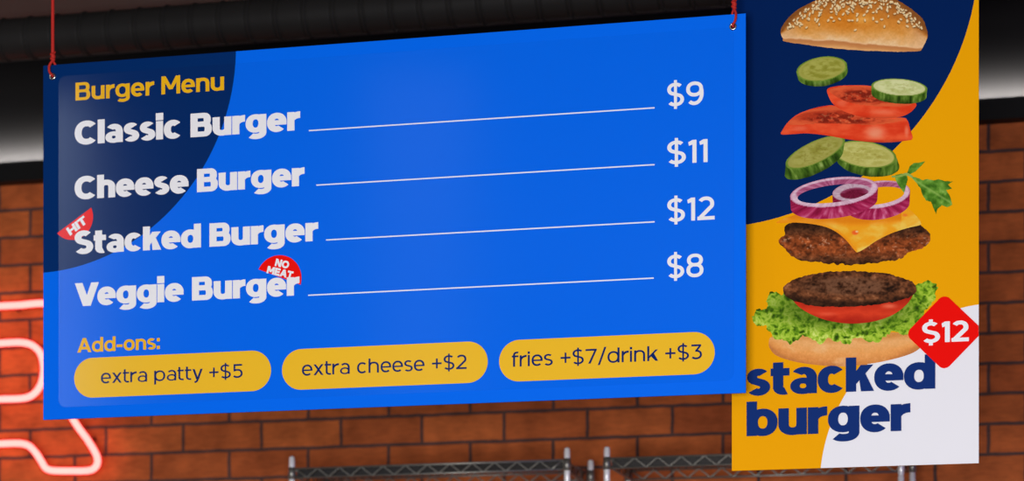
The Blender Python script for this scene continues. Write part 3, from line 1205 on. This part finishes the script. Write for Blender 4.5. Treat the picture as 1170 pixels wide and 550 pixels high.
def make_poster():
    xl, xr = P(836.2, 0, YP).x, P(1118.3, 0, YP).x
    z0 = (P(836.2, 538.2, YP).z + P(1118.3, 529.8, YP).z) / 2
    z1 = P(980, -46, YP).z
    root = empty('burger_poster', ((xl + xr) / 2, YP, z0), 'tall hanging poster of a stacked burger coming apart, beside the blue menu board', 'poster')
    MB().box((xl, YP, z0), (xr, YP + 0.004, z1)).build('yellow_sheet', M['p_yellow'], root, smooth=False)
    Y1, Y2 = YP - LAY * .5, YP - LAY
    q = px_poly([(1113.6, 0), (1102, 43.7), (1087.4, 78.6), (1070, 107.7), (1043.7, 150), (1019, 172.4), (886, 249.7), (852.4, 256.8)], Y1)
    a, b, r = fit_circle(q)
    flat('navy_circle', [clip(arc_pts(a, b, r, r, 0, 360, 160), xl, xr, z0, z1)], Y1, M['p_navy'], root)
    q = px_poly([(939, 535), (943, 505), (949, 483), (967.5, 443.6), (999, 412), (1062, 366), (1092, 354), (1118, 346.8)], Y1)
    a, b, r = fit_circle(q)
    flat('white_circle', [clip(arc_pts(a, b, r, r, 0, 360, 160), xl, xr, z0, z1)], Y1, M['p_white'], root)

    rng = np.random.default_rng(5)

    # ---- lower bun
    o = spline([(878.5, 391), (880, 399), (888, 407), (908, 413.5), (935, 417.5), (962, 419), (990, 416.5), (1015, 412), (1038, 405.5), (1050, 399), (1055, 391),
                (1050, 385), (1020, 380), (960, 380), (900, 381), (882, 385)])
    def f(x, y):
        bot = 419 - 27 * np.abs((x - 964) / 88) ** 3.2
        t = (y - 382) / np.maximum(bot - 382, 1)
        n = fbm(x * .12, y * .2, 3)
        c = ramp(t + (n - .5) * .25, [(0, (196, 130, 62)), (.3, (222, 164, 100)), (.62, (222, 152, 82)), (.88, (206, 132, 66)), (1, (186, 118, 62))])
        c = mix(c, rgb(236, 190, 136), .5 * sm(.55, .8, fbm(x * .05, y * .09, 9)))
        return c + (fbm(x * .7, y * .7, 4) - .5)[..., None] * 22
    painted('lower_bun_print', o, f, root)

    # ---- lettuce
    pts = [(861, 361), (866, 353), (875, 352), (876, 340), (884, 333), (893, 336), (902, 332), (908, 338), (930, 352), (985, 356), (1030, 340), (1042, 332),
           (1050, 326), (1060, 321), (1068, 324), (1070, 334), (1064, 345), (1058, 356), (1052, 368), (1042, 378), (1030, 383), (1018, 379), (1006, 388), (992, 392),
           (978, 388), (964, 394), (948, 387), (934, 392), (918, 384), (904, 390), (893, 388), (884, 389), (879, 379), (873, 372), (864, 370)]
    o = jitter(resample(spline(pts, 6), 1.2), 5.5, 0.16, 11)
    def f(x, y):
        wx = x + 9 * (fbm(x * .09, y * .09, 21) - .5); wy = y + 9 * (fbm(x * .09, y * .09, 22) - .5)
        rdg = 1 - np.abs(2 * fbm(wx * .13, wy * .15, 23, 4) - 1) * 2.6
        n = fbm(x * .06, y * .07, 25)
        t = .50 * rdg + .55 * n + .12 * (fbm(x * .8, y * .8, 26) - .5)
        c = ramp(t, [(0, (38, 62, 10)), (.28, (84, 126, 18)), (.5, (134, 172, 38)), (.72, (170, 198, 66)), (.95, (214, 226, 130))])
        d = sm(20, 0, np.hypot((x - 964) / 3.4, (y - 352)) - 14)
        return mix(c, rgb(40, 66, 8), .55 * d)
    painted('lettuce_print', o, f, root)

    # ---- tomato under the lower patty
    o = spline([(903, 334), (908, 346), (922, 357), (944, 366), (970, 370), (996, 368), (1018, 361), (1034, 350), (1043, 337), (1040, 326), (1000, 325), (940, 325), (908, 326)])
    def f(x, y):
        t = (y - 335) / 33
        n = fbm(x * .1, y * .16, 31)
        c = ramp(t + (n - .5) * .3, [(0, (122, 26, 12)), (.35, (176, 40, 20)), (.7, (206, 58, 30)), (1, (166, 34, 18))])
        c = mix(c, rgb(236, 116, 84), .75 * sm(.35, 1, 1 - np.hypot((x - 1016) / 20, (y - 350) / 7)))
        c = mix(c, rgb(226, 92, 62), .6 * sm(.3, 1, 1 - np.hypot((x - 945) / 26, (y - 359) / 5)))
        return c
    painted('tomato_slice_print', o, f, root, label='red tomato slice under the lower patty')

    def patty_col(x, y, seed, cx, cy, rx, ry, top):
        wx = x + 6 * (fbm(x * .12, y * .12, seed) - .5)
        n1 = fbm(wx * .10, y * .17, seed + 1, 5)
        n2 = fbm(x * .34, y * .42, seed + 2, 4)
        rid = 1 - np.abs(2 * fbm(wx * .16, y * .2, seed + 3, 3) - 1) * 2.4
        t = .56 * n1 + .32 * n2 + .14 * rid
        c = ramp(t, [(.2, (26, 15, 9)), (.38, (60, 33, 18)), (.55, (96, 54, 30)), (.70, (128, 76, 44)), (.88, (182, 130, 92))])
        return c, t

    # ---- lower patty
    o = jitter(resample(spline([(895, 331), (900, 324), (914, 317), (938, 312), (965, 310), (995, 311), (1022, 315), (1040, 321), (1047, 329), (1044, 337), (1030, 343),
                      (1010, 347), (985, 350), (960, 351), (930, 350), (910, 345), (899, 339)]), 1.2), 1.4, .25, 41)
    def f(x, y):
        c, t = patty_col(x, y, 43, 970, 330, 77, 20, True)
        ly = local(x, y, 970, 327, 74, 15, 1)
        r = np.hypot(*ly)
        c = mix(c, c * .55, sm(.95, 1.35, r))
        c = mix(c, rgb(112, 82, 62), .5 * sm(.05, .6, 1 - r) * sm(.36, .56, t))
        return c
    painted('patty_print', o, f, root, label='dark seared lower burger patty')

    # ---- upper patty
    o = jitter(resample(spline([(890.5, 276), (897, 268), (896, 260), (906, 253), (930, 250), (970, 248), (1010, 250), (1040, 252), (1056, 260), (1062.5, 271), (1059, 280),
                      (1048, 286), (1036, 290), (1030, 296), (1012, 299), (996, 301), (970, 302.5), (945, 301), (924, 299), (908, 295), (899, 287)]), 1.2), 2.0, .2, 47)
    def f(x, y):
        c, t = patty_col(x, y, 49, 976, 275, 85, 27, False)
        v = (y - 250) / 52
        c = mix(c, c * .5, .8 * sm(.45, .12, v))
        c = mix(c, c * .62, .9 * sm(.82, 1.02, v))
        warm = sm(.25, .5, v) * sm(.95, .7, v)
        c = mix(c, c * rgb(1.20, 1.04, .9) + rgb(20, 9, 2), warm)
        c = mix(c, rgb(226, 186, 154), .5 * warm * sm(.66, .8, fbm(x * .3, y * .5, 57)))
        return c
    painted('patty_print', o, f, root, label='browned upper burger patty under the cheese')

    # ---- cheese
    o = [(887, 254), (904, 247), (925, 243), (950, 246), (1000, 240), (1034, 238.5), (1046, 246), (1052, 254.5), (1050.5, 257.5), (1036, 261), (1018, 267), (1002, 275), (990, 283), (981, 288), (977, 287),
         (968, 276), (958, 267), (946, 260.5), (930, 256.5), (910, 254.5), (895, 255)]
    o = spline(o, 6)
    def f(x, y):
        n = fbm(x * .05, y * .07, 61)
        c = mix(rgb(232, 152, 26), rgb(248, 186, 74), sm(.35, .7, n))
        e = np.minimum(np.abs((y - 288) - (x - 978) * -.46), 99)
        edge_r = sm(5, 1, np.abs(y - (288 - (x - 979) * .46 + 3.2 * np.sin((x - 979) / 74 * PI)))) * (x > 980)
        edge_l = sm(6, 1, np.abs(y - np.interp(x, [895, 930, 946, 958, 968, 978], [255, 256.5, 260.5, 267, 276, 287]))) * (x < 979)
        c = mix(c, rgb(255, 206, 108), .55 * edge_r)
        c = mix(c, rgb(222, 132, 14), .7 * edge_l)
        c = mix(c, rgb(206, 112, 10), .75 * sm(9, 0, y - 246 - 6 * np.sin((x - 900) / 150 * PI)) * (np.abs(x - 960) < 70))
        c = mix(c, rgb(224, 92, 34), sm(1.2, .4, np.hypot((x - 977) / 4.5, (y - 266) / 3.2)))
        c = mix(c, rgb(255, 190, 130), sm(1.2, .4, np.hypot((x - 979) / 2, (y - 264.8) / 1.2)))
        c = mix(c, rgb(224, 110, 40), .8 * sm(1.2, .4, np.hypot((x - 1034) / 3.5, (y - 246) / 2)))
        return c
    painted('cheese_slice_print', o, f, root)

    # ---- onion rings
    def onion(cx, cy, rx, ry, rot, th, hx, hy, hr, hrot, seed, label, dark=0.0, wallh=None):
        outer = ell(cx, cy, rx, ry, rot) + ell(cx, cy + th, rx * .985, ry, rot)
        o = hull(outer)
        hole = ell(hx, hy, *hr, hrot) if hr else None
        def f(x, y):
            u, v = local(x, y, cx, cy, rx, ry, rot)
            r = np.hypot(u, v)
            ang = np.arctan2(v, u)
            st = fbm(ang * 16, r * 1.5, seed)
            # outside wall: crimson with fine streaks
            c = ramp(st + .25 * (v - .8), [(.2, (112, 12, 44)), (.5, (146, 24, 66)), (.75, (172, 52, 92)), (1, (204, 122, 150))])
            c = mix(c, rgb(204, 136, 162), .35 * sm(.9, .2, np.abs(u + .25) * 2.2) * sm(.4, .8, st))
            # cut face of the ring
            face = ramp(st, [(.2, (190, 150, 166)), (.6, (210, 180, 192)), (1, (228, 210, 216))])
            face = mix(face, rgb(176, 96, 132), .6 * sm(.94, 1.0, r))
            c = mix(c, face, (r < 1).astype(float))
            if not hr:
                pr = np.hypot(*local(x, y, hx, hy, rx * .68, ry * .60, rot))
                c = mix(c, ramp(st, [(.2, (92, 10, 36)), (.8, (140, 30, 66))]), sm(1.05, .92, pr))
                c = mix(c, rgb(176, 96, 130), .6 * sm(.5, .95, pr) * (pr < 1) * (y < hy))
            # inner wall seen through the ring
            if hr:
                pu, pv = local(x, y, hx, hy - th * .35, hr[0] * 1.06, hr[1] * 1.12, hrot)
                ir = np.hypot(pu, pv)
                inn = ramp(st, [(.2, (128, 40, 76)), (.7, (178, 96, 130)), (1, (206, 150, 176))])
                c = mix(c, inn, .85 * sm(1.02, .94, ir) * (y < hy + hr[1] * .4))
            return c * (1 - dark)
        return painted('onion_ring_print', o, f, root, hole=hole, label=label)
    onion(1003, 222.5, 37, 15.5, -7, 13, 1003, 224, (30.5, 9.8), -8, 71, 'red onion ring behind the larger ring')
    onion(975, 219.5, 24, 10.5, -6, 11, 976, 221, None, -4, 75, 'small dark red onion ring inside the larger ring', dark=.12)
    onion(953, 219.5, 50.5, 16.5, -7, 13.5, 953, 221.5, (42, 10.0), -7, 73, 'large pale red onion ring')

    # ---- parsley
    st = spline([(1019, 201), (1027, 200.5), (1036, 197.5), (1043, 201.5), (1042, 203.5), (1036, 200.5), (1028, 202.5), (1020, 203)], 4)
    leafs = [[(1036, 199), (1039.5, 190), (1044, 186.5), (1050, 186), (1057, 184.5), (1054, 188), (1050, 192), (1046, 196), (1040, 199)],
             [(1036, 199.5), (1030, 198.5), (1023, 200), (1023, 205), (1026, 211), (1031, 218), (1033, 220.5), (1035, 213), (1037, 205)],
             [(1040, 201.5), (1047, 203), (1054, 206), (1060, 204.5), (1066, 206.5), (1072, 205), (1079, 207), (1089, 207.5), (1083, 211), (1088, 216), (1081, 217),
              (1086, 226), (1088, 234), (1082, 237), (1076, 234.5), (1071, 239), (1069.5, 245), (1067, 239), (1064, 231), (1058, 229), (1054, 223), (1052, 216), (1047, 209)]]
    def f(x, y):
        n = fbm(x * .16, y * .16, 81)
        v = np.abs((y - 203) - (x - 1040) * .62)
        c = ramp(n + .16 * fbm(x * .5, y * .5, 83), [(.2, (40, 78, 14)), (.5, (70, 118, 30)), (.75, (104, 150, 52)), (1, (150, 186, 90))])
        return mix(c, rgb(142, 176, 84), .6 * sm(2.2, .4, v))
    def fs(x, y):
        return mix(rgb(120, 150, 60), rgb(150, 174, 88), fbm(x * .2, y * .2, 85))
    sp = painted('parsley_print', jitter(resample(leafs[2], .8), .5, .5, 87), f, root, label='green parsley sprig')
    painted('leaf_print', leafs[0], f, sp); painted('leaf_print', leafs[1], f, sp)
    painted('stem_print', st, fs, sp)

    # ---- cucumber slices
    def cucumber(cx, cy, rx, ry, rot, th, dx, tone, seed, label):
        top = ell(cx, cy, rx, ry, rot)
        low = ell(cx + dx, cy + th, rx * .985, ry, rot)
        o = jitter(resample(hull(top + low), 1.0), .35, .2, seed)
        def f(x, y):
            u, v = local(x, y, cx, cy, rx, ry, rot)
            r = np.hypot(u, v)
            stripe = fbm(u * 9, v * .8, seed, 3)
            c = ramp(stripe + .1 * (fbm(x * .5, y * .5, seed + 5) - .5), [(.15, (28, 50, 8)), (.45, (58, 90, 20)), (.7, (98, 128, 46)), (.95, (160, 178, 104))])
            c = mix(c, c * .62, .8 * sm(.35, 1.0, (v - .75) / (th / ry + .3)))
            n = fbm(x * .14, y * .3, seed + 1)
            seeds = fbm(x * .3 + 5, y * .55, seed + 2)
            flesh = mix(rgb(*tone[0]), rgb(*tone[1]), sm(.3, .7, n))
            flesh = mix(flesh, rgb(*tone[2]), .5 * sm(.5, .72, seeds) * sm(.72, .45, r))
            flesh = mix(flesh, rgb(*tone[1]) * .80 + rgb(*tone[2]) * .2, sm(.70, .88, r))
            rim = mix(rgb(74, 106, 24), rgb(132, 156, 62), fbm(u * 4, v * 4, seed + 3))
            face = mix(flesh, rim, sm(.90, .955, r))
            return mix(c, face, sm(1.012, .985, r))
        return painted('cucumber_slice_print', o, f, root, label=label)
    olive = [(132, 132, 44), (160, 160, 74), (124, 122, 42)]
    pale = [(178, 186, 118), (200, 204, 146), (158, 158, 88)]
    mid = [(164, 160, 76), (184, 182, 102), (140, 128, 48)]
    cucumber(988, 176.5, 36.5, 15.0, 8, 10, 4, mid, 107, 'cucumber slice lying flat above the onion rings')
    cucumber(931.5, 174.0, 37, 12.5, -25, 12.5, -1.5, [(136, 134, 52), (158, 156, 78), (116, 108, 36)], 103, 'cucumber slice tilted steeply above the onion rings')

    # ---- tomato slices
    def tomato(outline, facepoly, seed, label, hot):
        fp = spline(facepoly, 6)
        def f(x, y):
            n = fbm(x * .06, y * .14, seed)
            ys = np.array([p[1] for p in outline]); y0, y1 = ys.min(), ys.max()
            c = mix(rgb(208, 54, 24), rgb(226, 84, 46), sm(.25, .8, n))
            for (hx, hy, hw, hh, k) in hot:
                c = mix(c, rgb(246, 160, 124), k * sm(.0, .9, 1 - np.hypot((x - hx) / hw, (y - hy) / hh)))
            c = mix(c, c * .78, .8 * sm(y1 - 5, y1 + 1, y))
            isf = inside(x, y, fp)
            m = fbm(x * .10, y * .25, seed + 1)
            cell = 1 - np.abs(2 * fbm(x * .09, y * .22, seed + 2) - 1) * 2.5
            face = mix(rgb(168, 50, 26), rgb(206, 80, 44), sm(.3, .7, m))
            cxm = np.mean([p[0] for p in fp]); cym = np.mean([p[1] for p in fp])
            rx = (max(p[0] for p in fp) - min(p[0] for p in fp)) / 2; ry = (max(p[1] for p in fp) - min(p[1] for p in fp)) / 2
            core = np.hypot((x - cxm) / rx, (y - cym) / ry)
            face = mix(face, rgb(216, 92, 50), .8 * sm(.70, .95, core))
            face = mix(face, rgb(110, 26, 14), .85 * sm(.72, .5, core) * sm(.42, .6, fbm(x * .16, y * .4, seed + 3)))
            face = mix(face, rgb(220, 140, 90), .5 * sm(.66, .4, core) * sm(.6, .74, fbm(x * .3, y * .5, seed + 4)))
            return np.where(isf[..., None], face, c)
        return painted('tomato_slice_print', spline(outline, 6), f, root, label=label)
    tomato([(892.6, 153.5), (894.5, 148), (900, 140), (910, 131.5), (924, 125.5), (940, 121.5), (955, 121), (976, 130), (1004, 135), (1031, 134.5), (1037, 138), (1040, 148), (1042.5, 158.5),
            (1034, 161), (1016, 162.8), (994, 162.5), (970, 159.5), (945, 155), (922, 152.5), (905, 153.5)],
           [(900, 141.5), (912, 132), (926, 126), (942, 122.5), (956, 122), (976, 131), (1004, 136), (1032, 135.5), (1024, 139.5), (1000, 142.5), (970, 142), (940, 141), (918, 142.5)], 121,
           'lower tomato slice of the two above the cucumbers', [(1000, 152, 18, 12, .7), (914, 147, 16, 5, .35), (1036, 150, 4, 10, .5)])
    tomato([(945, 102.5), (953, 99), (970, 97.5), (996, 98.5), (1020, 106), (1040, 114), (1047, 119), (1044, 125), (1036, 131), (1024, 134.5), (1004, 135.5), (984, 133.5), (966, 128), (953, 120), (947.5, 112)],
           [(947.5, 103.5), (956, 100), (974, 98.5), (996, 99.5), (1020, 108), (1042, 119), (1020, 121.5), (996, 121), (974, 118), (957, 111.5)], 131,
           'upper tomato slice of the two, below a pale cucumber slice', [(1010, 128, 24, 5, .35), (962, 118, 10, 6, .3)])
    cucumber(1027.5, 99.8, 32, 9.8, 4, 9.0, -.5, pale, 101, 'pale cucumber slice lying on the upper tomato slice')
    cucumber(939.0, 78.8, 29.3, 13.8, -9, 5.8, 1.0, olive, 109, 'olive green cucumber slice just below the sesame bun')

    # ---- sesame bun top
    o = spline([(891.8, 37), (894, 30), (901, 20), (910, 12), (922, 5), (938, -2), (958, -7), (978, -8.5), (1000, -7), (1018, -3), (1030, 3), (1041, 10), (1050, 17.5), (1055.5, 24),
                (1058.5, 32), (1060, 40), (1057.5, 48), (1053.5, 55.5), (1050.5, 58.2), (1032, 59.2), (1012, 58.8), (982, 57.6), (952, 55.2), (922, 51.2), (897, 47.6), (894.5, 44)], 6)
    o = jitter(resample(o, 1.0), .5, .4, 141)
    sx, sy, sa, sb = [], [], [], []
    while len(sx) < 235:
        x = rng.uniform(893, 1059)
        top = -8.5 + 46 * abs((x - 976) / 84) ** 2.6
        d = abs(rng.normal(0, 1)) * 15
        y = top + 1 + d
        lim = 37 - 5 * abs((x - 976) / 84)
        if y > lim or (945 < x < 1000 and y > 24 and rng.random() < .75):
            continue
        sx.append(x); sy.append(y); sa.append(rng.uniform(0, PI)); sb.append(rng.uniform(.8, 1.1))
    def f(x, y):
        u = (x - 976) / 84
        top = -8.5 + 46 * np.abs(u) ** 2.6
        rim = np.interp(x, [891, 896, 920, 953, 980, 1003, 1030, 1055, 1061], [41, 42.5, 44.2, 46.0, 48.5, 51.0, 53.3, 54.2, 52])
        t = np.clip((y - top) / np.maximum(rim - top, 2), 0, 1.3)
        n = fbm(x * .06, y * .08, 143)
        c = ramp(t + (n - .5) * .35, [(0, (128, 76, 32)), (.22, (170, 102, 38)), (.5, (200, 126, 44)), (.70, (208, 142, 62)), (.87, (218, 164, 98)), (1, (226, 186, 134))])
        c = mix(c, rgb(196, 112, 22), .65 * sm(1.1, .2, np.hypot((x - 968) / 46, (y - 25) / 17)))
        c = mix(c, rgb(240, 182, 92), .5 * sm(1, .1, np.hypot((x - 985) / 16, (y - 22) / 9)))
        side = sm(.62, .95, np.abs(u + .02))
        c = mix(c, mix(rgb(206, 160, 112), rgb(232, 196, 152), n), .75 * side * sm(.2, .6, t))
        c = c + (fbm(x * .5, y * .5, 145) - .5)[..., None] * 26
        under = (y > rim).astype(float)
        uc = ramp((y - rim) / 8 + (n - .5) * .6, [(0, (224, 178, 126)), (.22, (182, 118, 66)), (.6, (192, 128, 72)), (1, (216, 160, 98))])
        c = mix(c, uc, under)
        for k in range(len(sx)):
            i = np.nonzero((np.abs(x - sx[k]) < 4) & (np.abs(y - sy[k]) < 4))[0]
            if not len(i):
                continue
            ca, sn = math.cos(sa[k]), math.sin(sa[k])
            dx, dy = x[i] - sx[k], y[i] - sy[k]
            p, q = (dx * ca + dy * sn) / (2.0 * sb[k]), (-dx * sn + dy * ca) / (1.15 * sb[k])
            r = np.hypot(p, q)
            sh = np.hypot((dx * ca + (dy - .9) * sn) / 2.2, (-dx * sn + (dy - .9) * ca) / 1.5)
            c[i] = mix(c[i], c[i] * .62, .7 * sm(1.15, .7, sh))
            c[i] = mix(c[i], mix(rgb(250, 226, 178), rgb(206, 168, 112), sm(-1, 1, q)), sm(1.1, .75, r))
        return c
    painted('sesame_bun_print', o, f, root, step=0.7)

    # ---- words and price badge, on top of the picture
    Yt = YPR - LAY * .5 * (_layer[0] + 1)
    text('title_lettering', 'stacked', ULTRA, 853.0, 1068.6, (973, 447.9), 38.0, Yt, M['p_text'], root)
    text('title_lettering', 'burger', ULTRA, 853.0, 1040.4, (857.5, 498.6), 38.2, Yt, M['p_text'], root)
    Yb = YPR - LAY * .5 * (_layer[0] + 3)
    c = P(1079.0, 380, Yb)
    h = 44.5 * mpp(1079, Yb)
    rr = 8.5 * mpp(1079, Yb)
    pts = []
    d = h - rr * 1.414 + rr * 0.0
    for a in (0, 90, 180, 270):
        ca, sa_ = math.cos(math.radians(a)), math.sin(math.radians(a))
        m = (c.x + (h - rr * 1.414) * ca, c.z + (h - rr * 1.414) * sa_)
        pts += arc_pts(m[0], m[1], rr, rr, a - 45, a + 45, 10)
    b = flat('price_badge', [clip(pts, xl, xr, z0, z1)], Yb, M['p_red'], root)
    b['label'] = 'red rounded diamond badge with the price $12'
    text('badge_lettering', '$12', BOLD, 1053.2, 1107.0, (1080, 391.2), 23.6, Yb - LAY * .5, M['p_wtext'], b)
    return (xl, xr, z0, z1)


PBOX = make_poster()


def poster_cord(x, label):
    k = mpp(980, YP)
    root = empty('poster_cord', (x, YP, ZC), label, 'cord', 'red cords that carry the poster')
    z = PBOX[3] - 0.02
    MB().tube([(x, YP - .004, z), (x, YP - .004, PBOX[3] + .03), (x, YP + .001, ZC)], 2.0 * k, 8).build('cord_line', M['cord'], root)
    ring = [(x + 3 * k * math.cos(2 * PI * i / 16), YP - .002, z + 3 * k * math.sin(2 * PI * i / 16)) for i in range(16)]
    MB().tube(ring, 1.2 * k, 6, closed=True).build('eyelet', M['metal'], root)


for fx in (0.03, 0.97):
    poster_cord(PBOX[0] + (PBOX[1] - PBOX[0]) * fx, 'red cord that carries one top corner of the burger poster')


# ------------------------------------------------------------------ light
def area(name, loc, target, sx, sy, power, col=(1, 1, 1)):
    d = bpy.data.lights.new(name, 'AREA')
    d.shape = 'RECTANGLE'
    d.size, d.size_y, d.energy, d.color = sx, sy, power, col
    o = bpy.data.objects.new(name, d)
    o.location = loc
    v = Vector(target) - Vector(loc)
    o.rotation_euler = v.to_track_quat('-Z', 'Y').to_euler()
    C.objects.link(o)
    return o


# LED strip on the black trim, washing up the plaster
st = area('led_strip_light', (-1.4, YW - 0.03, z_beam_t + 0.012), (-1.4, YW + 0.06, z_beam_t + 0.035), 9.0, 0.012, 52, (1, 0.97, 0.93))
st.data.spread = math.radians(125)
# unseen key softbox, added to light the boards and the wall
area('key_softbox_light', (-0.55, -1.3, 1.4), (-0.9, 5.4, 2.8), 3.0, 2.0, 325, (1, 0.98, 0.98))
# softboxes added out of view to lay a sheen on the menu board's laminate
def light_line(slope, width, radiance):
    xa, ya = slope * (2 * YB - 1.0), 1.0
    xb, yb = slope * (2 * YB - 3.5), 3.5
    area('upright_sheen_light', (xa, ya, 3.1), (xa + 1.2, 5.4, 2.9), width, 1.15, radiance * PI * width * 1.15, (0.72, 0.84, 1))
    L = math.hypot(xb - xa, yb - ya)
    o = area('overhead_sheen_light', ((xa + xb) / 2, (ya + yb) / 2, ZC - 0.03), ((xa + xb) / 2, (ya + yb) / 2, 0), width, L, radiance * PI * width * L, (0.72, 0.84, 1))
    o.rotation_euler = (0, 0, math.atan2(yb - ya, xb - xa) - PI / 2)


light_line(-0.452, 0.22, 7.5)
light_line(-0.293, 0.30, 1.0)
area('overhead_fill_light', (0.6, 1.0, ZC - 0.03), (0.6, 1.0, 0), 2.4, 1.2, 40, (1, 0.98, 0.96))  # unseen overhead fill, added to brighten the room

w = bpy.data.worlds.new('room_air'); w.use_nodes = True
bpy.context.scene.world = w
w.node_tree.nodes['Background'].inputs[0].default_value = (0.5, 0.5, 0.55, 1)
w.node_tree.nodes['Background'].inputs[1].default_value = 0.15

# ------------------------------------------------------------------ camera
cd = bpy.data.cameras.new('camera')
cam = bpy.data.objects.new('camera', cd)
C.objects.link(cam)
cam.location = (0, 0, EYE)
cam.rotation_euler = (PI / 2, 0, TH)
cd.sensor_fit = 'HORIZONTAL'
cd.sensor_width = 36.0
cd.lens = 36.0 * FPX / 1170.0
cd.shift_x = 0.0
cd.shift_y = (HOR - 275.0) / 1170.0
cd.clip_start, cd.clip_end = 0.05, 60
cd.dof.use_dof = True
cd.dof.focus_distance = 5.55
cd.dof.aperture_fstop = 3.1
sc = bpy.context.scene
sc.camera = cam
sc.view_settings.view_transform = 'Standard'
sc.view_settings.look = 'None'
sc.view_settings.exposure = 0.0
